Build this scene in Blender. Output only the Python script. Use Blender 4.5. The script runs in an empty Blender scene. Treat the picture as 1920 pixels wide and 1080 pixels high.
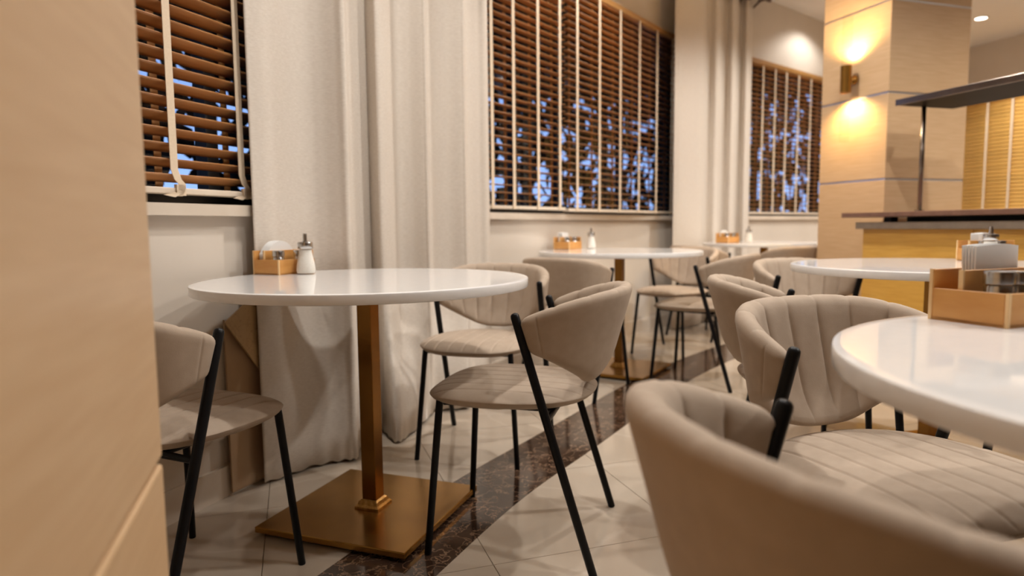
import bpy, bmesh, math, random
from math import sin, cos, pi, radians, sqrt, atan2
from mathutils import Vector, Matrix

random.seed(7)
SC = bpy.context.scene
COL = SC.collection

# ------------------------------------------------------------------ camera, world, exposure
cam_d = bpy.data.cameras.new('camera')
cam = bpy.data.objects.new('camera', cam_d); COL.objects.link(cam)
F_PX = 1251.7
cam_d.sensor_width = 36.0
cam_d.lens = 36.0 * F_PX / 1920.0
TILT, ROLL, CAM_H = 0.09226, -0.00992, 0.905
cam.matrix_world = Matrix.Translation((0, 0, CAM_H)) @ Matrix.Rotation(pi / 2 - TILT, 4, 'X') @ Matrix.Rotation(ROLL, 4, 'Z')
cam_d.clip_start = 0.02
cam_d.dof.use_dof = True
cam_d.dof.focus_distance = 1.5
cam_d.dof.aperture_fstop = 2.5
SC.camera = cam

world = bpy.data.worlds.new('dusk_sky'); SC.world = world
world.use_nodes = True
wn = world.node_tree.nodes; wl = world.node_tree.links
bg = wn['Background']
tc = wn.new('ShaderNodeTexCoord'); sx = wn.new('ShaderNodeSeparateXYZ'); cr = wn.new('ShaderNodeValToRGB')
wl.new(tc.outputs['Generated'], sx.inputs[0]); wl.new(sx.outputs['Z'], cr.inputs[0]); wl.new(cr.outputs[0], bg.inputs[0])
cr.color_ramp.elements[0].position = 0.0; cr.color_ramp.elements[0].color = (0.40, 0.58, 1.0, 1)
cr.color_ramp.elements[1].position = 0.6; cr.color_ramp.elements[1].color = (0.03, 0.07, 0.24, 1)
bg.inputs[1].default_value = 1.6

SC.view_settings.view_transform = 'Standard'
SC.view_settings.look = 'None'
SC.view_settings.gamma = 1.0
SC.view_settings.use_curve_mapping = False
SC.view_settings.exposure = -0.10
try:
    SC.cycles.use_denoising = True
    SC.cycles.max_bounces = 8
    SC.cycles.diffuse_bounces = 5
    SC.cycles.sample_clamp_indirect = 4.0
    SC.cycles.caustics_reflective = False
except Exception:
    pass

LAMP_COL = (1.0, 0.955, 0.90)
LAMP_W = 125.0
SCONCE_COL = (1.0, 0.66, 0.26)
CEIL = 3.16

# ------------------------------------------------------------------ materials
def newmat(name):
    m = bpy.data.materials.new(name); m.use_nodes = True
    return m, m.node_tree.nodes, m.node_tree.links, m.node_tree.nodes['Principled BSDF']

def noise_mat(name, c1, c2, scale=8.0, rough=0.6, stretch=(1, 1, 1), metal=0.0, bump=0.0, bump_scale=None, detail=5.0, spec=0.5, sheen=0.0, rand=0.0, coat=0.0):
    m, n, l, b = newmat(name)
    t = n.new('ShaderNodeTexCoord'); mp = n.new('ShaderNodeMapping'); mp.inputs['Scale'].default_value = stretch
    l.new(t.outputs['Object'], mp.inputs[0])
    no = n.new('ShaderNodeTexNoise'); no.inputs['Scale'].default_value = scale; no.inputs['Detail'].default_value = detail
    l.new(mp.outputs[0], no.inputs['Vector'])
    r = n.new('ShaderNodeValToRGB'); r.color_ramp.elements[0].position = 0.3; r.color_ramp.elements[1].position = 0.7
    r.color_ramp.elements[0].color = (*c1, 1); r.color_ramp.elements[1].color = (*c2, 1)
    l.new(no.outputs['Fac'], r.inputs[0])
    out = r.outputs[0]
    if rand:
        oi = n.new('ShaderNodeObjectInfo'); hs = n.new('ShaderNodeHueSaturation'); ma = n.new('ShaderNodeMapRange')
        ma.inputs['To Min'].default_value = 1 - rand; ma.inputs['To Max'].default_value = 1 + rand
        l.new(oi.outputs['Random'], ma.inputs['Value']); l.new(ma.outputs[0], hs.inputs['Value']); l.new(out, hs.inputs['Color']); out = hs.outputs[0]
    l.new(out, b.inputs['Base Color'])
    b.inputs['Roughness'].default_value = rough; b.inputs['Metallic'].default_value = metal
    b.inputs['Specular IOR Level'].default_value = spec
    if sheen:
        b.inputs['Sheen Weight'].default_value = sheen; b.inputs['Sheen Roughness'].default_value = 0.4
    if coat:
        b.inputs['Coat Weight'].default_value = coat; b.inputs['Coat Roughness'].default_value = 0.05
    if bump:
        n2 = n.new('ShaderNodeTexNoise'); n2.inputs['Scale'].default_value = bump_scale or scale * 4; n2.inputs['Detail'].default_value = 3
        l.new(mp.outputs[0], n2.inputs['Vector'])
        bp = n.new('ShaderNodeBump'); bp.inputs['Strength'].default_value = bump; bp.inputs['Distance'].default_value = 0.002
        l.new(n2.outputs['Fac'], bp.inputs['Height']); l.new(bp.outputs[0], b.inputs['Normal'])
    return m

M = {}
M['fabric'] = noise_mat('beige_velvet', (0.375, 0.295, 0.225), (0.415, 0.33, 0.255), 30, 0.75, bump=0.15, bump_scale=500, sheen=0.06, spec=0.2)
M['black'] = noise_mat('black_steel', (0.004, 0.004, 0.005), (0.007, 0.007, 0.008), 20, 0.38, spec=0.18)
M['quartz'] = noise_mat('white_quartz', (0.80, 0.795, 0.79), (0.83, 0.825, 0.82), 40, 0.05, spec=0.5)
M['brass'] = noise_mat('aged_brass', (0.31, 0.155, 0.03), (0.41, 0.215, 0.045), 6, 0.26, metal=0.85, bump=0.05)
M['brass_reflecting_dark'] = noise_mat('brass_dark_reflection', (0.20, 0.095, 0.022), (0.27, 0.135, 0.032), 6, 0.24, metal=1.0)  # pole brass, base colour darkened for the dark surroundings it mirrors
M['brass_relief'] = noise_mat('stamped_brass', (0.32, 0.16, 0.035), (0.55, 0.32, 0.10), 90, 0.30, metal=0.85, bump=1.0, bump_scale=120)
M['plaster'] = noise_mat('cream_plaster', (0.60, 0.535, 0.46), (0.64, 0.575, 0.50), 3, 0.7, bump=0.05)
M['ceiling'] = noise_mat('ceiling_paint', (0.70, 0.66, 0.61), (0.72, 0.68, 0.63), 3, 0.8)
M['stone'] = noise_mat('pale_marble', (0.58, 0.50, 0.41), (0.68, 0.60, 0.51), 5, 0.25, detail=9)
M['maple'] = noise_mat('maple_laminate', (0.54, 0.355, 0.195), (0.61, 0.42, 0.245), 3.0, 0.35, stretch=(2, 2, 26), detail=6)
M['bar_wood'] = noise_mat('honey_oak', (0.60, 0.32, 0.055), (0.72, 0.42, 0.09), 3.0, 0.35, stretch=(2, 2, 26), detail=6)
M['slat_dark'] = noise_mat('walnut_slat', (0.42, 0.195, 0.07), (0.53, 0.26, 0.10), 4.0, 0.4, stretch=(2, 12, 12), rand=0.08)
M['slat_light'] = noise_mat('oak_slat', (0.72, 0.41, 0.10), (0.82, 0.49, 0.14), 4.0, 0.45, stretch=(2, 12, 12), rand=0.06)
M['rail'] = noise_mat('cream_rail', (0.66, 0.56, 0.45), (0.72, 0.62, 0.50), 5, 0.5)
M['tape'] = noise_mat('cream_tape', (0.68, 0.55, 0.40), (0.74, 0.61, 0.46), 150, 0.8)
M['tape_back'] = noise_mat('tan_tape', (0.42, 0.22, 0.08), (0.48, 0.26, 0.10), 150, 0.8)
M['linen'] = noise_mat('cream_linen', (0.60, 0.535, 0.465), (0.69, 0.63, 0.56), 60, 0.9, stretch=(1, 1, 6), bump=0.25, bump_scale=260, spec=0.15)
M['caddy'] = noise_mat('bamboo', (0.55, 0.25, 0.06), (0.64, 0.33, 0.10), 10, 0.45, stretch=(1, 1, 5))
M['caddy_edge'] = noise_mat('bamboo_end', (0.72, 0.47, 0.22), (0.78, 0.54, 0.28), 20, 0.5)
M['paper'] = noise_mat('white_paper', (0.80, 0.80, 0.79), (0.84, 0.84, 0.83), 20, 0.85)
M['steel'] = noise_mat('brushed_steel', (0.50, 0.50, 0.50), (0.62, 0.62, 0.62), 10, 0.22, metal=1.0, stretch=(1, 1, 20))
M['chrome'] = noise_mat('dark_chrome', (0.20, 0.165, 0.14), (0.30, 0.25, 0.21), 8, 0.24, metal=1.0)
M['strip'] = noise_mat('satin_aluminium', (0.62, 0.60, 0.60), (0.72, 0.70, 0.70), 5, 0.3, metal=0.9)
M['dark_top'] = noise_mat('brown_composite', (0.15, 0.075, 0.05), (0.20, 0.105, 0.07), 20, 0.3)
M['grey_top'] = noise_mat('grey_stone', (0.26, 0.21, 0.165), (0.33, 0.27, 0.21), 20, 0.3)
M['sugar'] = noise_mat('white_sugar', (0.80, 0.77, 0.72), (0.88, 0.86, 0.82), 300, 0.8)
M['leaf'] = noise_mat('dark_leaf', (0.010, 0.012, 0.010), (0.035, 0.030, 0.030), 3, 0.7)
M['ground'] = noise_mat('asphalt', (0.03, 0.035, 0.045), (0.05, 0.055, 0.07), 3, 0.7)
M['frame'] = noise_mat('dark_window_frame', (0.02, 0.02, 0.022), (0.03, 0.03, 0.032), 5, 0.4)
M['wood_trim'] = noise_mat('brown_wood_trim', (0.34, 0.17, 0.05), (0.42, 0.22, 0.07), 4, 0.4, stretch=(2, 2, 16))
M['shelf'] = noise_mat('smoked_shelf', (0.012, 0.0075, 0.005), (0.020, 0.013, 0.009), 6, 0.5, spec=0.06)
M['clip'] = noise_mat('dark_brown_clip', (0.055, 0.022, 0.012), (0.08, 0.035, 0.02), 8, 0.4)
M['lining'] = noise_mat('tan_lining', (0.38, 0.25, 0.145), (0.44, 0.30, 0.18), 6, 0.7)

def marble_mat(name, dark, mid, vein, scale, rough, thresh=(0.0, 0.035), warp=0.6):
    m, n, l, b = newmat(name)
    g = n.new('ShaderNodeNewGeometry'); mp = n.new('ShaderNodeMapping'); l.new(g.outputs['Position'], mp.inputs[0])
    no = n.new('ShaderNodeTexNoise'); no.inputs['Scale'].default_value = scale * 0.8; no.inputs['Detail'].default_value = 8; l.new(mp.outputs[0], no.inputs['Vector'])
    mix = n.new('ShaderNodeMix'); mix.data_type = 'VECTOR'; mix.inputs[0].default_value = warp * 0.35
    l.new(mp.outputs[0], mix.inputs[4]); l.new(no.outputs['Color'], mix.inputs[5])
    v = n.new('ShaderNodeTexVoronoi'); v.feature = 'DISTANCE_TO_EDGE'; v.inputs['Scale'].default_value = scale; l.new(mix.outputs[1], v.inputs['Vector'])
    r = n.new('ShaderNodeValToRGB'); r.color_ramp.elements[0].position = thresh[0]; r.color_ramp.elements[1].position = thresh[1]
    r.color_ramp.elements[0].color = (1, 1, 1, 1); r.color_ramp.elements[1].color = (0, 0, 0, 1); l.new(v.outputs['Distance'], r.inputs[0])
    n2 = n.new('ShaderNodeTexNoise'); n2.inputs['Scale'].default_value = scale * 0.5; n2.inputs['Detail'].default_value = 6; l.new(mp.outputs[0], n2.inputs['Vector'])
    r2 = n.new('ShaderNodeValToRGB'); r2.color_ramp.elements[0].color = (*dark, 1); r2.color_ramp.elements[1].color = (*mid, 1)
    r2.color_ramp.elements[0].position = 0.35; r2.color_ramp.elements[1].position = 0.7; l.new(n2.outputs['Fac'], r2.inputs[0])
    n3 = n.new('ShaderNodeTexNoise'); n3.inputs['Scale'].default_value = scale * 0.6; l.new(mp.outputs[0], n3.inputs['Vector'])
    mu = n.new('ShaderNodeMath'); mu.operation = 'MULTIPLY'; l.new(r.outputs[0], mu.inputs[0]); l.new(n3.outputs['Fac'], mu.inputs[1])
    mx = n.new('ShaderNodeMix'); mx.data_type = 'RGBA'; l.new(mu.outputs[0], mx.inputs[0]); l.new(r2.outputs[0], mx.inputs[6]); mx.inputs[7].default_value = (*vein, 1)
    l.new(mx.outputs[2], b.inputs['Base Color']); b.inputs['Roughness'].default_value = rough
    return m
M['emperador'] = marble_mat('dark_emperador_marble', (0.022, 0.011, 0.007), (0.075, 0.042, 0.027), (0.42, 0.27, 0.17), 13, 0.10, (0.0, 0.05), 1.0)
M['floor_tile'] = marble_mat('cream_marble_tile', (0.46, 0.385, 0.305), (0.54, 0.46, 0.375), (0.58, 0.50, 0.42), 2.5, 0.09, (0.0, 0.03), 0.8)
M['grout'] = noise_mat('brown_grout', (0.20, 0.15, 0.11), (0.24, 0.18, 0.13), 20, 0.8)
M['burl'] = marble_mat('burl_pattern', (0.40, 0.26, 0.12), (0.52, 0.36, 0.18), (0.20, 0.11, 0.05), 14, 0.5, (0.0, 0.03), 1.0)

def emis(name, col, strength):
    m, n, l, b = newmat(name)
    b.inputs['Base Color'].default_value = (*col, 1); b.inputs['Emission Color'].default_value = (*col, 1); b.inputs['Emission Strength'].default_value = strength
    return m
M['lamp'] = emis('lamp_lens', (1.0, 0.95, 0.88), 9.0)
M['sconce_glow'] = emis('sconce_lens', (1.0, 0.72, 0.34), 40.0)

def glass_mat(name, tint=(1, 1, 1), refl=1.0):
    m, n, l, b = newmat(name)
    n.remove(b); o = n['Material Output']
    tr = n.new('ShaderNodeBsdfTransparent'); tr.inputs[0].default_value = (*tint, 1)
    gl = n.new('ShaderNodeBsdfGlossy'); gl.inputs['Roughness'].default_value = 0.01
    fr = n.new('ShaderNodeFresnel'); fr.inputs[0].default_value = 1.45
    mu = n.new('ShaderNodeMath'); mu.operation = 'MULTIPLY'; mu.inputs[1].default_value = refl; l.new(fr.outputs[0], mu.inputs[0])
    ge = n.new('ShaderNodeNewGeometry'); inv = n.new('ShaderNodeMath'); inv.operation = 'SUBTRACT'; inv.inputs[0].default_value = 1.0; l.new(ge.outputs['Backfacing'], inv.inputs[1])
    m2 = n.new('ShaderNodeMath'); m2.operation = 'MULTIPLY'; l.new(mu.outputs[0], m2.inputs[0]); l.new(inv.outputs[0], m2.inputs[1]); mu = m2
    ms = n.new('ShaderNodeMixShader'); l.new(mu.outputs[0], ms.inputs[0]); l.new(tr.outputs[0], ms.inputs[1]); l.new(gl.outputs[0], ms.inputs[2]); l.new(ms.outputs[0], o.inputs[0])
    return m
M['glass'] = glass_mat('window_glass', (0.85, 0.9, 0.95))
M['tube'] = glass_mat('lamp_tube_glass', (0.97, 0.96, 0.94), 0.25)
M['jar'] = glass_mat('jar_glass', (0.95, 0.95, 0.94))

# ------------------------------------------------------------------ mesh helpers
def mesh(name, verts, faces, smooth=False):
    me = bpy.data.meshes.new(name); me.from_pydata([tuple(v) for v in verts], [], faces); me.update()
    bm = bmesh.new(); bm.from_mesh(me); bmesh.ops.recalc_face_normals(bm, faces=bm.faces); bm.to_mesh(me); bm.free()
    if smooth:
        for p in me.polygons: p.use_smooth = True
    return me

def obj(name, me, mat=None, parent=None, loc=None, rotz=None, label=None):
    if mat is not None and not me.materials: me.materials.append(M[mat] if isinstance(mat, str) else mat)
    o = bpy.data.objects.new(name, me); COL.objects.link(o)
    if parent is not None: o.parent = parent
    if loc is not None: o.location = loc
    if rotz is not None: o.rotation_euler = (0, 0, rotz)
    if label: o['label'] = label
    return o

def empty(name, loc=(0, 0, 0), rotz=0.0):
    o = bpy.data.objects.new(name, None); COL.objects.link(o); o.location = loc; o.rotation_euler = (0, 0, rotz); o.empty_display_size = 0.1
    return o

def tag(o, label, cat, group=None):
    o['label'] = label; o['category'] = cat
    if group: o['group'] = group
    return o

def struct(o): o['kind'] = 'structure'; return o

class MB:
    def __init__(s): s.v = []; s.f = []
    def add(s, v, f):
        k = len(s.v); s.v += [tuple(q) for q in v]; s.f += [tuple(i + k for i in q) for q in f]; return s
    def box(s, x0, x1, y0, y1, z0, z1):
        return s.add([(x0, y0, z0), (x1, y0, z0), (x1, y1, z0), (x0, y1, z0), (x0, y0, z1), (x1, y0, z1), (x1, y1, z1), (x0, y1, z1)],
                     [(0, 3, 2, 1), (4, 5, 6, 7), (0, 1, 5, 4), (1, 2, 6, 5), (2, 3, 7, 6), (3, 0, 4, 7)])
    def prism(s, poly, z0, z1):
        n = len(poly)
        return s.add([(p[0], p[1], z0) for p in poly] + [(p[0], p[1], z1) for p in poly],
                     [tuple(range(n - 1, -1, -1)), tuple(range(n, 2 * n))] + [(i, (i + 1) % n, n + (i + 1) % n, n + i) for i in range(n)])
    def tube(s, pts, r, n=12, cap_round=False):
        pts = [Vector(p) for p in pts]; rs = r if isinstance(r, list) else [r] * len(pts)
        rings = []
        for i, p in enumerate(pts):
            d = (pts[min(i + 1, len(pts) - 1)] - pts[max(i - 1, 0)]).normalized()
            a = Vector((0, 0, 1)) if abs(d.z) < 0.9 else Vector((1, 0, 0))
            u = d.cross(a).normalized(); w = d.cross(u)
            rings.append([p + (u * cos(2 * pi * k / n) + w * sin(2 * pi * k / n)) * rs[i] for k in range(n)])
        v = [q for rg in rings for q in rg]; f = []
        for i in range(len(pts) - 1):
            for k in range(n): f.append((i * n + k, i * n + (k + 1) % n, (i + 1) * n + (k + 1) % n, (i + 1) * n + k))
        f.append(tuple(range(n - 1, -1, -1))); f.append(tuple(range((len(pts) - 1) * n, len(pts) * n)))
        return s.add(v, f)
    def lathe(s, prof, n=32, c=(0, 0)):
        v = []; f = []
        for r, z in prof:
            for k in range(n): v.append((c[0] + max(r, 1e-5) * cos(2 * pi * k / n), c[1] + max(r, 1e-5) * sin(2 * pi * k / n), z))
        m = len(prof)
        for i in range(m - 1):
            for k in range(n): f.append((i * n + k, i * n + (k + 1) % n, (i + 1) * n + (k + 1) % n, (i + 1) * n + k))
        f.append(tuple(range(n - 1, -1, -1))); f.append(tuple(range((m - 1) * n, m * n)))
        return s.add(v, f)
    def me(s, name, smooth=False): return mesh(name, s.v, s.f, smooth)

def shade_auto(o, deg=35):
    me = o.data
    me.shade_smooth()
    try: me.set_sharp_from_angle(angle=radians(deg))
    except Exception: pass
    return o

def bevel(me, w=0.003, seg=2):
    bm = bmesh.new(); bm.from_mesh(me)
    bmesh.ops.bevel(bm, geom=list(bm.edges), offset=w, segments=seg, affect='EDGES', profile=0.5, clamp_overlap=True)
    bm.to_mesh(me); bm.free(); return me

def catmull(P, n=8):
    P = [Vector(p) for p in P]; out = []
    for i in range(len(P) - 1):
        p0 = P[i - 1] if i > 0 else P[0] * 2 - P[1]; p1, p2 = P[i], P[i + 1]
        p3 = P[i + 2] if i + 2 < len(P) else P[-1] * 2 - P[-2]
        for k in range(n):
            t = k / n
            out.append(0.5 * ((2 * p1) + (p2 - p0) * t + (2 * p0 - 5 * p1 + 4 * p2 - p3) * t * t + (3 * p1 - p0 - 3 * p2 + p3) * t ** 3))
    out.append(P[-1]); return out

# ------------------------------------------------------------------ plan of the room
GA = radians(-72.0)                       # the building's grid: g runs towards the viewer, p to the right
g = Vector((cos(GA), sin(GA))); p_ = Vector((-sin(GA), cos(GA)))
WP = [(-2.05, -1.2), (-1.62, 0.30), (-1.28, 1.35), (-1.035, 2.08), (-0.60, 3.02), (0.213, 4.42), (1.25, 5.80), (2.43, 6.83), (3.53, 7.75), (4.65, 8.69), (5.78, 9.62)]
WC = catmull([Vector(q).to_3d() for q in WP], 16)
WS = [0.0]
for a, b in zip(WC, WC[1:]): WS.append(WS[-1] + (b - a).length)
def wall_at(s):
    s = min(max(s, 0), WS[-1] - 1e-6)
    lo = 0
    while WS[lo + 1] < s: lo += 1
    t = (s - WS[lo]) / (WS[lo + 1] - WS[lo]); a, b = WC[lo], WC[lo + 1]
    d = (b - a).normalized()
    return (a + (b - a) * t).to_2d(), d.to_2d(), Vector((d.y, -d.x))     # point, along, room-side normal
def s_of_px(px):                                                  # where a line of sight meets the wall
    k = (px - 960) / F_PX
    for i in range(len(WC) - 1):
        a, b = WC[i], WC[i + 1]
        fa, fb = a.x - k * a.y, b.x - k * b.y
        if fa <= 0 <= fb and b.y > 1: return WS[i] + (WS[i + 1] - WS[i]) * (-fa / (fb - fa))
    return None

# ------------------------------------------------------------------ floor
FT = 0.59
fl = struct(obj('floor', MB().box(-4.5, 11, -5, 12, -0.08, -0.004).me('floor'), 'grout'))
tile_me = MB().box(-FT / 2 + .0011, FT / 2 - .0011, -FT / 2 + .0011, FT / 2 - .0011, -0.02, 0.0).me('tile')
u0 = 0.476
for i in range(-7, 12):
    for j in range(-16, 4):
        u = u0 + (i + .5) * FT; v = 0.12 + (j + .5) * FT       # u along p_, v along g
        c = p_ * u + g * v
        if not (-0.3 < c.y < 9.6 and -1.9 < c.x < 6.2): continue
        if c.x - 0.85 * c.y > 0.9 or c.x + 0.85 * c.y < -0.6 and c.y < 0: continue
        # keep the tiles inside the curved wall
        bad = False
        for s in [q * .25 for q in range(0, int(WS[-1] / .25))]:
            w, d, n = wall_at(s)
            if abs((c - w).dot(d)) < .14 and (c - w).dot(n) < -.28: bad = True; break
        if bad: continue
        obj('tile', tile_me, 'floor_tile', fl, (c.x, c.y, 0), GA)
# dark marble band inlaid in the floor, in slabs that follow the curved wall
L_ = [(-1.15, 0.15), (-0.80, 1.03), (-0.471, 1.766), (-0.217, 2.298), (0.115, 2.851), (0.618, 3.70), (0.98, 4.24), (1.52, 4.90), (2.25, 5.62), (3.1, 6.35), (4.0, 7.1)]
Lc = catmull([Vector(q).to_3d() for q in L_], 6)
band = struct(obj('trim_1', MB().add([(-1.1, .1, -.003), (-1.0, .1, -.003), (-1.0, .2, -.003)], [(0, 1, 2)]).me('band_bed'), 'grout'))
BW = 0.285
def band_pt(i, off):
    a = Lc[max(i - 1, 0)]; b = Lc[min(i + 1, len(Lc) - 1)]; d = (b - a).normalized()
    return Lc[i] + Vector((d.y, -d.x, 0)) * off
for k in range(0, len(Lc) - 4, 4):
    idx = list(range(k, min(k + 5, len(Lc))))
    poly = [band_pt(i, 0) for i in idx] + [band_pt(i, BW) for i in reversed(idx)]
    c = sum(poly, Vector()) / len(poly)
    poly = [c + (q - c) * 0.999 for q in poly]
    obj('slab', MB().prism([(q.x, q.y) for q in poly], -0.015, 0.0009).me('slab'), 'emperador', band)

# ------------------------------------------------------------------ walls, ceiling
SILL, HEAD = 0.985, 2.54
wins = []            # (s0, s1)
wins.append((s_of_px(90) if s_of_px(90) else 2.0, s_of_px(560)))
wins.append((s_of_px(890), s_of_px(1268)))
wins.append((s_of_px(1400), s_of_px(1640)))
TH = 0.16
def wall_strip(s0, s1, z0, z1, mb, off=0.0, th=TH, step=0.12):
    n = max(2, int((s1 - s0) / step) + 1)
    P = [];
    for i in range(n + 1):
        w, d, nn = wall_at(s0 + (s1 - s0) * i / n); P.append((w + nn * off, w + nn * (off - th)))
    poly = [q[0] for q in P] + [q[1] for q in reversed(P)]
    v = []; f = []
    for i, (a, b) in enumerate(P): v += [(a.x, a.y, z0), (a.x, a.y, z1), (b.x, b.y, z0), (b.x, b.y, z1)]
    for i in range(n):
        k = 4 * i; m = k + 4
        f += [(k, m, m + 1, k + 1), (k + 2, k + 3, m + 3, m + 2), (k + 1, m + 1, m + 3, k + 3), (k, k + 2, m + 2, m)]
    f += [(0, 1, 3, 2), (4 * n, 4 * n + 2, 4 * n + 3, 4 * n + 1)]
    mb.add(v, f); return mb
wm = MB(); S1 = WS[-1] - .001
wall_strip(0, S1, 0, SILL, wm); wall_strip(0, S1, HEAD, CEIL, wm)
edges = [0] + [q for w in wins for q in w] + [S1]
for a, b in zip(edges[::2], edges[1::2]): wall_strip(a, b, SILL, HEAD, wm)
struct(shade_auto(obj('wall_left', wm.me('wall_left'), 'plaster'), 30))
bbm = MB(); wall_strip(0, S1, 0.0, 0.105, bbm, off=0.014, th=0.02)
struct(obj('baseboard_left', bbm.me('baseboard'), 'stone'))
# sills, one stone slab under each window
for k, (a, b) in enumerate(wins):
    sm = MB(); wall_strip(a - .12, b + .12, SILL - .037, SILL, sm, off=0.035, th=0.19)
    struct(obj('trim_%d' % (k + 2), sm.me('sill'), 'stone'))
    hm = MB(); wall_strip(a - .02, b + .02, HEAD - .03, HEAD + .012, hm, off=0.012, th=0.03)
    struct(obj('trim_%d' % (k + 5), hm.me('head_trim'), 'wood_trim'))

CR = Vector((5.78, 9.62)); R0 = CR - g * 0.1
def boxwall(name, a, b, z0, z1, th, mat, side=1):
    d = (b - a).normalized(); n = Vector((d.y, -d.x)) * side
    q = [a, b, b + n * th, a + n * th]
    return MB().prism([(v.x, v.y) for v in q], z0, z1)
# right wall (far, behind the bar) with its own window opening
rw0, rw1 = CR, CR + g * 15.5
wa, wb = CR + g * 0.55, CR + g * 3.1
WZ0, WZ1 = 1.0, 2.47
m = MB()
nR = -p_                                       # into the room
def rbox(mb, a, b, z0, z1, o0, o1):
    q = [a + nR * o0, b + nR * o0, b + nR * o1, a + nR * o1]
    mb.prism([(v.x, v.y) for v in q], z0, z1); return mb
rbox(m, rw0, rw1, 0, WZ0, -.16, 0); rbox(m, rw0, rw1, WZ1, CEIL, -.16, 0)
rbox(m, rw0, wa, WZ0, WZ1, -.16, 0); rbox(m, wb, rw1, WZ0, WZ1, -.16, 0)
struct(obj('wall_right', m.me('wall_right'), 'plaster'))
struct(obj('wall_back', MB().box(-2.3, 11, -4.2, -4.0, 0, CEIL).me('wall_back'), 'wood_trim'))  # unseen walls; brown picked to lower and warm the bounced light
struct(obj('wall_side', MB().prism([(-2.05, -1.2), (-2.21, -1.2), (-2.21, -4.05), (-2.05, -4.05)], 0, CEIL).me('wall_side'), 'wood_trim'))
struct(obj('ceiling', MB().box(-4, 12, -5, 12, CEIL, CEIL + .1).me('ceiling'), 'ceiling'))
# thin raised rectangle on the wall under the first window
pm = MB(); sa, sb = s_of_px(200), s_of_px(418); wall_strip(sa, sb, 0.20, 0.905, pm, off=0.010, th=0.012)
struct(obj('trim_8', pm.me('wall_rectangle'), 'plaster'))
wall_me = None

# ------------------------------------------------------------------ windows (dark frames, glass) and blinds
def bar(mb, a, b, z0, z1, n, o0, o1):
    q = [a + n * o0, b + n * o0, b + n * o1, a + n * o1]
    return mb.prism([(v.x, v.y) for v in q], z0, z1)
def window(idx, a, b, z0, z1, n, mull):
    e = empty('window_%d' % idx); struct(e)
    mb = MB(); w = .05
    d = (b - a).normalized()
    bar(mb, a, b, z0, z0 + w, n, -.125, -.075); bar(mb, a, b, z1 - w, z1, n, -.125, -.075)
    for t in mull:
        c = a + (b - a) * t; h = w / 2
        c0 = c - d * h; c1 = c + d * h
        bar(mb, c0, c1, z0 + w, z1 - w, n, -.125, -.075)
    obj('window_frame', mb.me('window_frame'), 'frame', e)
    for t0, t1 in zip(mull, mull[1:]):
        gm = MB(); c0 = a + (b - a) * t0 + d * w / 2; c1 = a + (b - a) * t1 - d * w / 2
        bar(gm, c0, c1, z0 + w, z1 - w, n, -.104, -.096)
        obj('pane', gm.me('pane'), 'glass', e)
    return e

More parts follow.
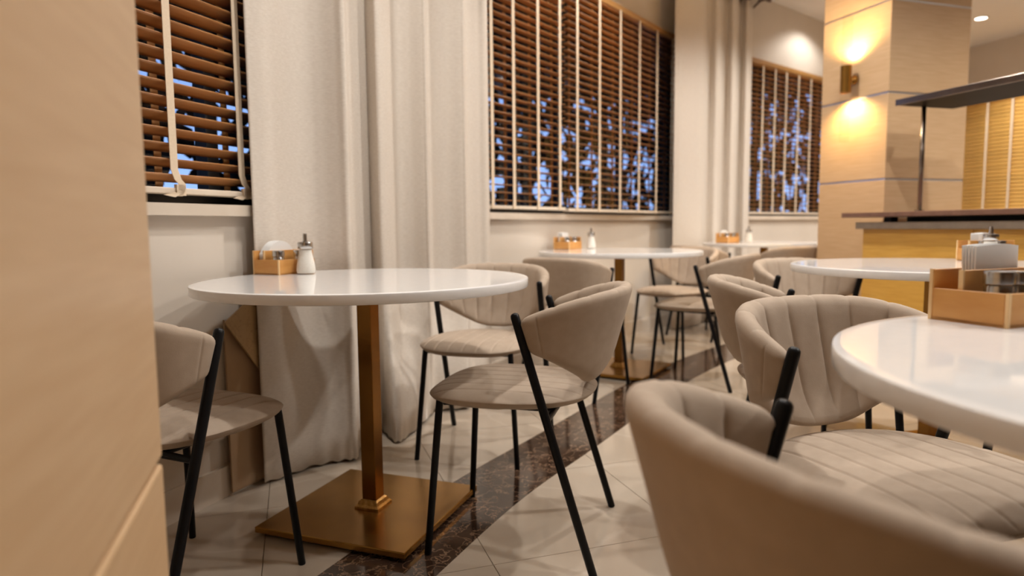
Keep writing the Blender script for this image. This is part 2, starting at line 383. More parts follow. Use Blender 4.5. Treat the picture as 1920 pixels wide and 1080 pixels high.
SLATW, SLATP = 0.05, 0.0462
def blind(a, b, z0, z1, n, tilt, fracs, label, slat_mat='slat_dark', off=-.03, drop=0.0, knot=False):
    """a horizontal slat blind hung between plan points a and b; each slat, tape and rail is a part"""
    L = (b - a).length; d = (b - a).normalized(); rz = atan2(d.y, d.x)
    c = (a + b) / 2 + n * off
    e = empty('window_blind', (c.x, c.y, z0), rz)
    # local: x along, -y is the room side when n = right of d
    side = -1.0 if n.dot(Vector((d.y, -d.x))) > 0 else 1.0
    hh = z1 - z0
    obj('head_rail', bevel(MB().box(-L / 2, L / 2, -.028, .028, hh - .045, hh).me('head_rail'), .003, 1), 'wood_trim' if slat_mat == 'slat_dark' else 'slat_light', e)
    obj('bottom_rail', bevel(MB().box(-L / 2, L / 2, -.027, .027, drop, drop + .02).me('bottom_rail'), .003, 1), 'rail', e)
    # slat profile, slightly crowned
    v = []; f = []; N = 5
    for xx in (-L / 2, L / 2):
        for k in range(N):
            t = k / (N - 1) - .5; v.append((xx, t * SLATW, .0025 * (1 - 4 * t * t) + .0014))
        for k in range(N):
            t = k / (N - 1) - .5; v.append((xx, t * SLATW, .0025 * (1 - 4 * t * t) - .0014))
    M2 = 2 * N
    for k in range(N - 1):
        f += [(k, k + 1, M2 + k + 1, M2 + k), (N + k, M2 + N + k, M2 + N + k + 1, N + k + 1)]
    f += [(0, M2, M2 + N, N), (N - 1, N + N - 1, M2 + N + N - 1, M2 + N - 1)]
    f += [tuple(list(range(N)) + list(range(2 * N - 1, N - 1, -1))), tuple([M2 + q for q in list(range(N)) + list(range(2 * N - 1, N - 1, -1))])]
    sm = mesh('slat', v, f, True)
    z = drop + .05; k = 0
    while z < hh - .035:
        o = obj('slat', sm, slat_mat, e, (0, 0, z))
        jit = random.uniform(-1.2, 1.2)
        o.rotation_euler = (-side * 0 + (side * -1) * radians(tilt + jit) * -1 if False else radians((tilt + jit)) * (1 if side > 0 else -1), 0, 0)
        z += SLATP; k += 1
    for fr in fracs:
        x = -L / 2 + fr * L
        tm = MB()
        w = .0135
        zt = hh - .04
        if knot:      # the tape ends in a small bow tied round the rail
            P = [(0, zt), (0, .075), (.012, .045), (.026, .032), (.024, .012), (.012, -.006)]
            vv = []; ff = []
            for (dx, zz) in P:
                vv += [(x + dx - w, side * .031, zz), (x + dx + w, side * .031, zz), (x + dx + w, side * .033, zz), (x + dx - w, side * .033, zz)]
            for i in range(len(P) - 1):
                for q in range(4): ff.append((4 * i + q, 4 * i + (q + 1) % 4, 4 * i + 4 + (q + 1) % 4, 4 * i + 4 + q))
            ff += [(0, 1, 2, 3), tuple(4 * (len(P) - 1) + q for q in (3, 2, 1, 0))]
            tm.add(vv, ff)
            tm.box(x + .006, x + .040, side * .027 - .006, side * .027 + .006, drop - .004, drop + .03)
            tm.add([(x - .045, side * .034, -.004), (x - .01, side * .036, .006), (x + .02, side * .036, .002), (x - .005, side * .036, -.010)], [(0, 1, 2, 3)])
        else:
            tm.box(x - w, x + w, side * .0325 - .001, side * .0325 + .001, drop + .012, zt)
            tm.box(x - w * .8, x + w * .8, side * .028 - .005, side * .028 + .005, drop + .0, drop + .03)
        obj('tape', tm.me('tape'), 'tape', e)
        obj('back_tape', MB().box(x - w, x + w, -side * .034 - .001, -side * .034 + .001, drop + .012, zt).me('back_tape'), 'tape_back', e)
    tag(e, label, 'blind', 'window blinds')
    return e

def wp(s): return wall_at(s)[0]
def chord_n(a, b):
    d = (b - a).normalized(); return Vector((d.y, -d.x))
def fr_of(px, a, b):
    k = (px - 960) / F_PX
    fa, fb = a.x - k * a.y, b.x - k * b.y
    return -fa / (fb - fa)

# window 1 (left)
a1, b1 = wp(wins[0][0]), wp(wins[0][1]); n1 = chord_n(a1, b1)
window(1, a1, b1, SILL, HEAD, n1, [0.02, .33, .66, .98])
blind(a1 + (b1 - a1) * .01, b1 - (b1 - a1) * .01, SILL + .028, HEAD, n1, 25, [fr_of(q, a1, b1) for q in (180, 335, 462)] + [.92],
      'dark wooden slat blind nearest the viewer, left of the wide cream curtain', knot=True)
# window 2, two blinds side by side
a2, b2 = wp(wins[1][0]), wp(wins[1][1]); n2 = chord_n(a2, b2); m2 = fr_of(1067, a2, b2)
mid2 = wall_at((wins[1][0] + wins[1][1]) / 2); 
window(2, a2, b2, SILL, HEAD, n2, [0.01, m2 * .5, m2, m2 + (1 - m2) * .5, .99])
ba, bb = a2 + (b2 - a2) * .005, a2 + (b2 - a2) * (m2 - .010)
blind(ba, bb, SILL + .022, HEAD, n2, 4, [fr_of(q, ba, bb) for q in (926, 966, 1011, 1051)],
      'wooden slat blind at middle window, left one of the pair beside the wide curtain')
bc, bd = a2 + (b2 - a2) * (m2 + .004), b2 - (b2 - a2) * .004
blind(bc, bd, SILL + .016, HEAD, n2, 1, [fr_of(q, bc, bd) for q in (1083, 1124, 1162, 1197, 1229, 1257)],
      'wooden slat blind at middle window with blue light spots, right one of the pair')
# window 3
a3, b3 = wp(wins[2][0]), wp(wins[2][1]); n3 = chord_n(a3, b3)
window(3, a3, b3, SILL, HEAD, n3, [0.01, .5, .99])
blind(a3 + (b3 - a3) * .01, b3 - (b3 - a3) * .01, SILL + .02, HEAD, n3, 3, [fr_of(q, a3, b3) for q in (1421, 1444, 1465, 1488, 1511, 1534, 1556)] + [.9],
      'wooden slat blind at far window between narrow curtain and wood pillar')
# window 4 on the right wall, closed pale blind
window(4, wa, wb, WZ0, WZ1, nR, [0.01, .5, .99])
def fr_r(px):
    k = (px - 960) / F_PX; fa, fb = wa.x - k * wa.y, wb.x - k * wb.y
    return -fa / (fb - fa)
blind(wa + g * .02, wb - g * .02, WZ0 + .03, WZ1, nR, -72, [fr_r(1836), fr_r(1882), fr_r(1925), fr_r(1975)],
      'pale oak slat blind shut flat on wall behind the bar', 'slat_light', off=-.035)
fm = MB()
for (A_, B_, z0, z1) in ((wa - g * .07, wb + g * .07, WZ1, WZ1 + .08), (wa - g * .07, wa, WZ0, WZ1), (wb, wb + g * .07, WZ0, WZ1), (wa - g * .1, wb + g * .1, WZ0 - .05, WZ0)):
    rbox(fm, A_, B_, z0, z1, 0, .03)
struct(obj('trim_9', fm.me('window_casing'), 'rail'))

# ------------------------------------------------------------------ outside: ground and dark trees with dusk sky showing through
struct(obj('ground', MB().box(-30, 30, 0, 45, -.6, -.5).me('outside_ground'), 'ground'))
def foliage(name, c, along, length, z0, z1, count, label, size=(.07, .17), seed=1, depth=.5, hole=None):
    rnd = random.Random(seed); mb = MB(); n = Vector((along.y, -along.x))
    for i in range(count):
        t = rnd.uniform(-.5, .5) * length; z = rnd.uniform(z0, z1); dd = rnd.uniform(-.5, .5) * depth
        if hole and rnd.random() < hole(t, z): continue
        P = Vector((c.x + along.x * t + n.x * dd, c.y + along.y * t + n.y * dd, z))
        r = rnd.uniform(*size); a = rnd.uniform(0, 2 * pi)
        u = Vector((along.x * cos(a), along.y * cos(a), sin(a))) ; w = Vector((-along.x * sin(a), -along.y * sin(a), cos(a))) + Vector((n.x, n.y, 0)) * rnd.uniform(-.8, .8)
        mb.add([P - u * r, P - w * r * .45, P + u * r, P + w * r * .45], [(0, 1, 2, 3)])
    t_ = empty(name, (0, 0, 0))
    o = obj('foliage', mb.me('foliage'), 'leaf', t_); o['kind'] = 'stuff'
    tm = MB()
    for q in range(max(1, int(length / 1.4))):
        t = -length / 2 + length * (q + .5) / max(1, int(length / 1.4))
        tm.tube([(c.x + along.x * t, c.y + along.y * t, -.5), (c.x + along.x * t + .05, c.y + along.y * t, z1 * .9)], [.06, .04], 8)
    obj('trunk', tm.me('trunk'), 'leaf', t_)
    tag(t_, label, 'hedge', 'hedges outside the windows'); return t_
def outside(px0, px1, dist, **k):
    s0, s1 = s_of_px(px0), s_of_px(px1); A_, B_ = wp(s0), wp(s1); d = (B_ - A_).normalized(); nn = Vector((d.y, -d.x))
    c = (A_ + B_) / 2
    vd = c.normalized()
    return c + vd * dist, d, (B_ - A_).length
c, d, L = outside(150, 470, 1.6)
foliage('garden_hedge', c - d * 1.2, d, 6.5, -.4, 4.6, 9500, 'dark hedge seen through the blind left of the wide curtain', seed=3, hole=lambda t, z: .70 if z < 1.75 else .25)
c, d, L = outside(920, 1262, 2.6)
foliage('garden_hedge', c, d, 4.4, -.4, 5.6, 9500, 'dark hedge with dusk sky glinting through, behind the middle window', seed=5, hole=lambda t, z: (.72 if z < 2.4 else .15))
c, d, L = outside(1400, 1540, 3.0)
foliage('garden_hedge', c + d * .8, d, 5.4, -.4, 6.0, 11500, 'dark hedge seen through the far window beside the pillar', seed=8, hole=lambda t, z: .66 if z < 3.3 else .3)

# ------------------------------------------------------------------ chair
def chair_meshes():
    D = {}
    # seat: cushion with stitched lines running front to back
    a, cy, bf, br_, nf, nr = .228, .040, .240, .232, 3.0, 2.3
    seams = [-.168, -.112, -.056, 0.0, .056, .112, .168]
    xs = set()
    for k in range(61): xs.add(round(a * sin(-pi / 2 + pi * k / 60), 5))
    for s in seams:
        for dlt in (-.006, -.003, 0, .003, .006): xs.add(round(s + dlt, 5))
    xs = sorted(xs); NY = 28
    v = []; f = []; top = []; bot = []
    for X in xs:
        q = min(abs(X / a), 1.0)
        yf = cy + bf * max(0, 1 - q ** nf) ** (1 / nf); yb = cy - br_ * max(0, 1 - q ** nr) ** (1 / nr)
        rt = []; rb = []
        for j in range(NY + 1):
            t = -cos(pi * j / NY); Y = (yf + yb) / 2 + (yf - yb) / 2 * t
            yy = (Y - cy); n_ = nf if yy > 0 else nr; bb_ = bf if yy > 0 else br_
            rho = min(1.0, (q ** n_ + abs(yy / bb_) ** n_))
            gr = 0
            for s in seams: gr = max(gr, math.exp(-((X - s) / .0032) ** 2))
            edge = (1 - rho ** 6)
            zt = .445 + .024 * (1 - rho ** 2.2) ** .75 - .0035 * gr * min(1, (1 - rho) * 6) - .008 * max(0, (Y - .17) / .1) ** 2
            zb = .445 - .026 * (1 - rho ** 5) ** .8 - .008 * max(0, (Y - .17) / .1) ** 2
            rt.append(len(v)); v.append((X, Y, zt)); rb.append(len(v)); v.append((X, Y, zb))
        top.append(rt); bot.append(rb)
    for i in range(len(xs) - 1):
        for j in range(NY):
            f.append((top[i][j], top[i][j + 1], top[i + 1][j + 1], top[i + 1][j])); f.append((bot[i][j], bot[i + 1][j], bot[i + 1][j + 1], bot[i][j + 1]))
    me = mesh('seat', v, f, True)
    bm = bmesh.new(); bm.from_mesh(me); bmesh.ops.remove_doubles(bm, verts=bm.verts, dist=.00002); bmesh.ops.dissolve_degenerate(bm, edges=bm.edges, dist=.00001); bmesh.ops.recalc_face_normals(bm, faces=bm.faces); bm.to_mesh(me); bm.free()
    for q in me.polygons: q.use_smooth = True
    D['seat'] = me
    # backrest: wrap-around shell, channelled inside, smooth outside
    ax, by, nn = .226, .207, 2.45; y0 = -.037
    def plan(ph, k=0):
        c_, s_ = cos(ph), sin(ph)
        return Vector((math.copysign(abs(c_) ** (2 / nn), c_) * ax, y0 - abs(s_) ** (2 / nn) * by))
    fine = [plan(pi * i / 400) for i in range(401)]
    acc = [0.0]
    for p, q in zip(fine, fine[1:]): acc.append(acc[-1] + (q - p).length)
    T = acc[-1]
    NCH = 9; chw = T / NCH
    pos = set()
    for c in range(NCH):
        for t in (0, .03, .07, .14, .25, .4, .5, .6, .75, .86, .93, .97): pos.add(round((c + t) * chw, 6))
    pos.add(T)
    for e_ in (.038, T - .038):
        for dl in (-.004, -.002, 0, .002, .004): pos.add(round(e_ + dl, 6))
    pos = sorted(pos)
    def at(s):
        lo = 0
        while lo < 399 and acc[lo + 1] < s: lo += 1
        t = min(1, max(0, (s - acc[lo]) / (acc[lo + 1] - acc[lo]))); p = fine[lo] + (fine[lo + 1] - fine[lo]) * t
        d = (fine[min(lo + 1, 400)] - fine[lo]).normalized() if lo < 400 else (fine[400] - fine[399]).normalized()
        return p, d, (lo + t) / 400 * pi
    NP = 10
    v = []; f = []; rings = []
    for s in pos:
        p, d, ph = at(s); nout = Vector((d.y, -d.x)); 
        if nout.dot(p - Vector((0, -.02))) < 0: nout = -nout
        sn = min(1, max(0, (-(p.y - y0)) / by))
        ztop = .668 + .075 * (1 - (1 - sn) ** 1.35); zbot = .578 - .106 * sn ** 1.3
        th = .016 + .006 * min(1, sn * 2)
        e_ = min(s, T - s)
        endr = 1.0
        if e_ < .02: endr = sqrt(max(0.0, 1 - ((.02 - e_) / .02) ** 2)) * .2 + .8
        zc = (ztop + zbot) / 2; hh = (ztop - zbot) / 2 * (endr if e_ < .02 else 1)
        th *= (.55 + .45 * min(1, e_ / .015))
        lean = .06 + .22 * sn
        tch = (s % chw) / chw; puff = .0075 * (1 - abs(2 * tch - 1) ** 6) if .001 < tch < .999 else 0
        groove_o = .0022 * max(math.exp(-((s - .038) / .002) ** 2), math.exp(-((s - T + .038) / .002) ** 2))
        ring = []
        def pt(off, z):
            w = off + lean * (z - .64) - .03 * sn * max(0, (.56 - z) / .09) ** 2
            return (p.x + nout.x * w, p.y + nout.y * w + (1 - sn) ** 3 * (z - .625) * .30, z)
        R = th
        # inner side going up, round the top, outer side going down, round the bottom
        for k in range(NP + 1):
            z = zbot + R + (ztop - zbot - 2 * R) * k / NP
            z = zc + (z - zc) * (hh / ((ztop - zbot) / 2))
            b_ = 1 - abs(2 * k / NP - 1) ** 8
            ring.append(pt(-th - (puff - .0075 * .6) * (.45 + .55 * b_), z))
        for k in range(1, 6):
            a_ = pi * k / 6; ring.append(pt(-th * cos(a_), zc + (ztop - R + R * sin(a_) - zc) * (hh / ((ztop - zbot) / 2)) - .35 * (.0075 - puff) * sin(a_) * (1 if k < 4 else .4)))
        for k in range(NP + 1):
            z = ztop - R - (ztop - zbot - 2 * R) * k / NP
            z = zc + (z - zc) * (hh / ((ztop - zbot) / 2))
            ring.append(pt(th - groove_o, z))
        for k in range(1, 6):
            a_ = pi * k / 6; ring.append(pt(th * cos(a_), zc + (zbot + R - R * sin(a_) - zc) * (hh / ((ztop - zbot) / 2))))
        rings.append([len(v) + i for i in range(len(ring))]); v += ring
    K = len(rings[0])
    for i in range(len(rings) - 1):
        for k in range(K): f.append((rings[i][k], rings[i][(k + 1) % K], rings[i + 1][(k + 1) % K], rings[i + 1][k]))
    f.append(tuple(rings[0])); f.append(tuple(reversed(rings[-1])))
    D['backrest'] = mesh('backrest', v, f, True)
    for sg, nm in ((-1, 'l'), (1, 'r')):
        D['front_' + nm] = MB().tube([(sg * .204, .250, 0), (sg * .204, .250, .002), (sg * .1735, .2195, .414), (sg * .172, .218, .430)], [.0088, .0098, .0105, .0105], 14).me('leg', False)
        B = Vector((sg * .229, -.214, 0)); P = Vector((sg * .2235, -.008, .684)); dn = (P - B).normalized()
        sx_ = sg * .012
        pts = [B, B + dn * .003, B + dn * .70 * (P - B).length, P - dn * .012, P - dn * .0055, P - dn * .0018, P]
        o_ = Vector((sg * .004, 0, 0))
        pts = [B + o_ * 0] + [q + o_ * min(1, q.z / .45) for q in pts[1:]]
        D['rear_' + nm] = MB().tube(pts, [.0100, .0110, .0118, .0118, .0108, .0078, .003], 16).me('leg', False)
    mb = MB()
    fz = .412
    def post(z, sg):
        t = z / .682; return (sg * (.229 + (.2235 - .229) * t + .004 * min(1, z / .45)), -.214 + .206 * t, z)
    for sg in (-1, 1):
        mb.tube([(sg * .164, .208, .423), (sg * .140, .15, .416), (sg * .140, -.10, .413), post(.405, sg)], .0070, 10)
    mb.tube([(-.166, .206, .422), (.166, .206, .422)], .0065, 10)
    mb.tube([post(.405, -1), post(.405, 1)], .0080, 10)
    D['frame'] = mb.me('seat_frame')
    return D
CH = chair_meshes()
for k in ('front_l', 'front_r', 'rear_l', 'rear_r', 'frame'):
    CH[k].shade_smooth()
    try: CH[k].set_sharp_from_angle(angle=radians(50))
    except Exception: pass
def chair(x, y, deg, label):
    e = empty('dining_chair', (x, y, 0), radians(deg - 90))
    obj('seat', CH['seat'], 'fabric', e); obj('backrest', CH['backrest'], 'fabric', e)
    for k in ('front_l', 'front_r', 'rear_l', 'rear_r'): obj('leg', CH[k], 'black', e)
    obj('seat_frame', CH['frame'], 'black', e)
    return tag(e, label, 'chair', 'beige cafe chairs')
chair(.052, 1.914, 165.8, 'beige chair with black legs right of the nearest square-base table, backrest side on')
chair(-.112, 2.720, -106.4, 'beige chair behind the nearest white table by the curtain, facing the viewer')
chair(-.863, 1.584, 66.4, 'leftmost beige chair, cut off by the wooden column at left')
chair(.345, 3.641, 55.5, 'beige chair seen from behind, left of the second table along the windows')
chair(1.163, 4.700, -134.4, 'beige chair with tan seat facing the viewer behind the second window table')
chair(1.119, 3.836, 146.5, 'beige chair side on, right of the second window table, black posts leaning back')
chair(.725, 1.246, -71.5, 'large beige chair with channelled inner back facing the near right table')
chair(.404, .606, 13.1, 'beige chair closest to the viewer, its blurred back filling lower right corner')
chair(1.368, 2.930, -71.9, 'beige chair behind the second right table near the bar, channelled back showing')
chair(.897, 2.03, -15.5, 'beige chair half hidden behind the large channelled one, its rounded back towards the window side')
chair(1.51, 1.63, -108, 'beige chair beyond the caddy of the near right table, only one black leg showing')
chair(1.575, 5.38, 34, 'beige chair at the far table seen from behind, left of its pole')
chair(2.06, 5.08, 105, 'beige chair at the far table beside the pillar, only its back rim showing')

# ------------------------------------------------------------------ tables
TT = .027
def table(x, y, deg, label, r=.496):
    e = empty('cafe_table', (x, y, 0), radians(deg))
    R = r; z1 = .75; z0 = z1 - TT; b = .004
    prof = [(0, z0), (R - b, z0), (R - b * .3, z0 + b * .3), (R, z0 + b), (R, z1 - b), (R - b * .3, z1 - b * .3), (R - b, z1), (R - .02, z1), (0, z1)]
    o = obj('tabletop', MB().lathe(prof, 128).me('tabletop'), 'quartz', e); shade_auto(o, 40)
    obj('mounting_plate', MB().box(-.19, .19, -.19, .19, z0 - .006, z0).me('mounting_plate'), 'black', e)
    obj('pole', bevel(MB().box(-.0245, .0245, -.0245, .0245, .03, z0 - .006).me('pole'), .002, 2), 'brass_reflecting_dark', e)
    fm_ = MB(); h = .03
    pr = [(.042, .030), (.042, .036), (.036, .042), (.032, .052), (.026, .056)]
    v = []; f = []
    for r_, z in pr: v += [(-r_, -r_, z), (r_, -r_, z), (r_, r_, z), (-r_, r_, z)]
    for i in range(len(pr) - 1):
        for q in range(4): f.append((4 * i + q, 4 * i + (q + 1) % 4, 4 * i + 4 + (q + 1) % 4, 4 * i + 4 + q))
    f += [(3, 2, 1, 0), tuple(4 * (len(pr) - 1) + q for q in range(4))]
    obj('flange', mesh('flange', v, f), 'brass_relief', e)
    obj('base_plate', bevel(MB().box(-.25, .25, -.25, .25, .012, .030).me('base_plate'), .0025, 2), 'brass', e)
    fm_ = MB()
    for sx_ in (-1, 1):
        fm_.box(sx_ * .21 - .02, sx_ * .21 + .02, -.23, .23, 0, .012)
    obj('foot', fm_.me('foot'), 'black', e)
    return tag(e, label, 'table', 'round cafe tables')
table(-.446, 2.045, 70, 'round white table on square brass base, nearest one by the curtain at left')
table(.663, 4.102, 58.5, 'second round white table along the windows, in front of the middle blinds')
table(2.115, 5.60, 45, 'farthest round white table beside the narrow curtain')
table(1.560, 2.450, 18, 'round white table by the bar, behind the near right one')
table(.866, .652, 18, 'round white table closest to the viewer, cut off at the right edge')

# ------------------------------------------------------------------ things on the tables
def caddy(x, y, deg, label, z=.7503):
    """near corner at the origin; local +x runs along the long low side, +y along the short side"""
    e = empty('condiment_caddy', (x, y, z), radians(deg))
    Lx, Ly, t, lo, hi = .165, .120, .006, .050, .080
    obj('floor_panel', MB().box(0, Lx, 0, Ly, 0, .005).me('floor_panel'), 'caddy', e)
    obj('side_panel', bevel(MB().box(0, t, t, Ly - t, .0, lo).me('side_panel'), .0006, 1), 'caddy', e)            # low front
    obj('side_panel', bevel(MB().box(0, Lx, 0, t, .0, lo).me('side_panel'), .0006, 1), 'caddy', e)        # low right
    obj('side_panel', bevel(MB().box(0, Lx, Ly - t, Ly, .0, hi).me('side_panel'), .0006, 1), 'caddy', e)  # tall left
    obj('side_panel', bevel(MB().box(Lx - t, Lx, t, Ly - t, .0, hi).me('side_panel'), .0006, 1), 'caddy', e)
    obj('divider', bevel(MB().box(t, Lx - t, Ly * .60, Ly * .60 + t, .005, hi).me('divider'), .0006, 1), 'caddy', e)
    q = .0045
    for bx in ((-.0008, q, -.0008, q, 0, lo + .0006), (-.0008, q, Ly - q, Ly + .0008, 0, hi + .0006), (t - .0008, t + q * .8, Ly * .60 - .0004, Ly * .60 + t + .0004, .006, hi + .0006)):
        obj('edge_strip', MB().box(*bx).me('edge_strip'), 'caddy_edge', e)
    tag(e, label, 'caddy', 'condiment caddies'); return e
def place(e, lx, ly, lz=0.0):
    c, s = cos(e.rotation_euler[2]), sin(e.rotation_euler[2])
    return (e.location[0] + lx * c - ly * s, e.location[1] + lx * s + ly * c, e.location[2] + lz)
SH = {}
SH['b'] = MB().lathe([(0, 0), (.018, 0), (.019, .002), (.019, .052), (.0175, .054), (0, .054)], 28).me('body')
SH['l'] = MB().lathe([(.0195, .055), (.0205, .056), (.0205, .072), (.0195, .0745), (.012, .0755), (0, .0755)], 28).me('lid')
for k in SH: SH[k].shade_smooth(); SH[k].set_sharp_from_angle(angle=radians(40))
def shaker(loc, label, h=1.0, group='steel shakers in the caddies'):
    e = empty('spice_shaker', loc); 
    b = obj('body', SH['b'], 'steel', e); l = obj('lid', SH['l'], 'steel', e)
    if h != 1.0: e.scale = (h, h, h)
    return tag(e, label, 'shaker', group)
def napkins(loc, deg, w, h, label, arch=False, n=7, tilt=0.0):
    e = empty('napkin_stack', loc, radians(deg))
    for k in range(n):
        hh = h * (1 - .03 * abs(k - n / 2) / n) ; y = (k - (n - 1) / 2) * .0040; lean = (k - (n - 1) / 2) * .0012 + tilt
        v = []; f = []; S = 12
        for i in range(S + 1):
            t = i / S * 2 - 1
            zz = hh * (1 - (.42 * abs(t) ** 2.4 if arch else .02 * t * t)); 
            for (dz, dy) in ((0, 0), (zz, lean)):
                v.append((t * w / 2, y + dy - .0015, dz)); v.append((t * w / 2, y + dy + .0015, dz))
        for i in range(S):
            a = 4 * i; b = a + 4
            f += [(a, b, b + 2, a + 2), (a + 1, a + 3, b + 3, b + 1), (a + 2, b + 2, b + 3, a + 3), (a, a + 1, b + 1, b)]
        f += [(0, 2, 3, 1), (4 * S, 4 * S + 1, 4 * S + 3, 4 * S + 2)]
        obj('napkin', mesh('napkin', v, f), 'paper', e)
    return tag(e, label, 'napkins', 'napkin stacks in the caddies')
SG = {}
v_ = MB().lathe([(0, 0), (.031, 0), (.0335, .003), (.0345, .012), (.0325, .030), (.0275, .052), (.0235, .070), (.0225, .084), (.0225, .090)], 32).me('jar'); SG['jar'] = v_
SG['sugar'] = MB().lathe([(0, .003), (.029, .003), (.0315, .012), (.0300, .030), (.0255, .052), (.0218, .070), (.0205, .082), (0, .084)], 32).me('sugar')
SG['cap'] = MB().lathe([(0, .086), (.0245, .086), (.0255, .088), (.0255, .104), (.0240, .108), (.012, .110), (0, .110)], 32).me('cap')
SG['spout'] = MB().lathe([(0, .110), (.0085, .110), (.0075, .116), (.0070, .134), (.0062, .137), (0, .137)], 20).me('spout')
for k in SG: SG[k].shade_smooth(); SG[k].set_sharp_from_angle(angle=radians(38))
def sugar(loc, label):
    e = empty('sugar_dispenser', loc)
    obj('jar', SG['jar'], 'jar', e); obj('sugar', SG['sugar'], 'sugar', e); cp = obj('cap', SG['cap'], 'steel', e); obj('spout', SG['spout'], 'steel', cp)
    return tag(e, label, 'sugar dispenser', 'glass sugar dispensers')
def table_set(x, y, deg, where, sug=None, nap=(.135, .108, True), extra=.128, nx=.086, nrot=4, tilt=0.0):
    c = caddy(x, y, deg, 'small bamboo condiment caddy on ' + where)
    napkins(place(c, nx, .0965, .0055), deg + nrot, nap[0], nap[1], 'white folded paper napkins standing in the caddy on ' + where, nap[2], 5 if tilt else 7, tilt)
    shaker(place(c, .034, .036, .0055), 'steel shaker at front corner of the caddy on ' + where)
    if extra: shaker(place(c, extra, .036, .0055), 'steel shaker deeper in the caddy on ' + where, .98)
    if sug: sugar((sug[0], sug[1], .7503), 'glass sugar dispenser with steel spout beside the caddy on ' + where)
    return c
table_set(-.776, 2.220, 62, 'the nearest curtain-side table', (-.702, 2.275))
table_set(.375, 4.345, 55, 'the second window table', (.535, 4.50), (.085, .105, False))
table_set(1.79, 5.52, 40, 'the farthest table', (1.985, 5.60), (.085, .100, True))
table_set(1.828, 2.57, 20, 'the table by the bar', (1.782, 2.487), (.09, .105, False), .128, .112, 0)
table_set(.715, .954, 22, 'the near right table', None, (.098, .114, False), .079, .109, -2, .003)

# ------------------------------------------------------------------ curtains
def curtain_mesh(name, P, z0, z1, shift, n=10, nz=28, top_pinch=0.0):
    C = catmull([Vector((q[0], q[1], 0)) for q in P], n)
    v = []; f = []; N = len(C); th = .003
    Nn = []
    for i in range(N):
        d = (C[min(i + 1, N - 1)] - C[max(i - 1, 0)]).normalized(); Nn.append(Vector((d.y, -d.x, 0)))
    for side in (0, 1):
        for j in range(nz + 1):
            z = z0 + (z1 - z0) * j / nz
            for i in range(N):
                q = C[i] + shift(z, i / (N - 1)) + Nn[i] * (th if side else 0)
                v.append((q.x, q.y, z + (.004 * sin(i * .7) if j == 0 else 0)))
    S = (nz + 1) * N
    for j in range(nz):
        for i in range(N - 1):
            a = j * N + i
            f.append((a, a + 1, a + N + 1, a + N)); f.append((S + a, S + a + N, S + a + N + 1, S + a + 1))
    for j in range(nz):
        for i in (0, N - 1):
            a = j * N + i; f.append((a, a + N, S + a + N, S + a))
    for i in range(N - 1):
        f.append((i, S + i, S + i + 1, i + 1)); a = nz * N + i; f.append((a, a + 1, S + a + 1, S + a))
    return mesh(name, v, f, True)
PX1 = [478, 520, 570, 610, 640, 655, 660, 664, 680, 694, 697, 700, 710, 718, 730, 742, 752, 775, 800, 806, 810, 840, 870, 876, 879, 900, 915, 919]
OT1 = [.050, .064, .045, .085, .140, .175, .165, .10, .070, .05, .04, .05, .105, .14, .13, .07, .040, .075, .135, .14, .055, .070, .135, .14, .06, .07, .09, .04]
OB1 = [.065, .085, .11, .15, .19, .215, .205, .14, .12, .14, .12, .09, .09, .14, .22, .245, .235, .20, .14, .12, .10, .16, .22, .22, .20, .16, .12, .05]
def off_wall(px, o):
    w, d, n = wall_at(s_of_px(px)); dirv = -w.normalized()
    q = w + dirv * (o / max(.3, dirv.dot(n))); return Vector((q.x, q.y, 0))
P1t = [off_wall(a, b) for a, b in zip(PX1, OT1)]; P1b = [off_wall(a, b) for a, b in zip(PX1, OB1)]
P1 = [(q.x, q.y) for q in P1t]
Db = catmull([b - a for a, b in zip(P1t, P1b)], 10)
def sh1(z, t):
    k = 1 - min(1, max(0, (z - .10) / .52)); k = k * k * (3 - 2 * k)
    return Db[int(round(t * (len(Db) - 1)))] * k
cu = obj('curtain', curtain_mesh('curtain', P1, .012, 3.02, sh1), 'linen')
tag(cu, 'wide cream linen curtain with deep folds behind the nearest table', 'curtain', 'floor length curtains')
P2 = []
for px, o in ((1261, .17), (1275, .20), (1297, .21), (1312, .20), (1317, .125), (1326, .13), (1337, .185), (1344, .17), (1348, .095), (1357, .10), (1366, .16), (1373, .145), (1377, .08), (1384, .085), (1392, .145), (1398, .125), (1402, .05)):
    s = s_of_px(px); w, d, n = wall_at(s)
    dirv = -w.normalized(); kk = max(.25, dirv.dot(n))
    q = w + dirv * (o / kk); P2.append((q.x, q.y))
cu2 = obj('curtain', curtain_mesh('curtain', P2, .012, 3.015, lambda z, t: Vector((0, 0, 0))), 'linen')
tag(cu2, 'narrow cream curtain with dark clips between the two far windows', 'curtain', 'floor length curtains')
# rail with dark clips above the narrow curtain
rl = empty('curtain_rail', (0, 0, 0))
rm = MB(); sA, sB = s_of_px(1255), s_of_px(1412)
pts = []
for i in range(9):
    w, d, n = wall_at(sA + (sB - sA) * i / 8); q = w + n * .12; pts.append((q.x, q.y, 3.085))
obj('rod', MB().tube(pts, .018, 10).me('rod'), 'clip', rl)
for i in range(0, len(P2), 2):
    q = Vector(P2[i])
    w, d, n = wall_at(s_of_px(960 + F_PX * q.x / q.y))
    c0 = w + n * .12
    obj('clip', MB().tube([(c0.x, c0.y, 3.10), (q.x, q.y, 2.995)], .010, 8).me('clip'), 'clip', rl)
for i in (0, 8):
    w, d, n = wall_at(sA + (sB - sA) * i / 8); q = w + n * .12
    obj('bracket', MB().tube([(w.x, w.y, 3.11), (q.x, q.y, 3.11)], .012, 8).me('bracket'), 'clip', rl)
tag(rl, 'dark brown curtain rail with clips above the narrow curtain', 'rail')
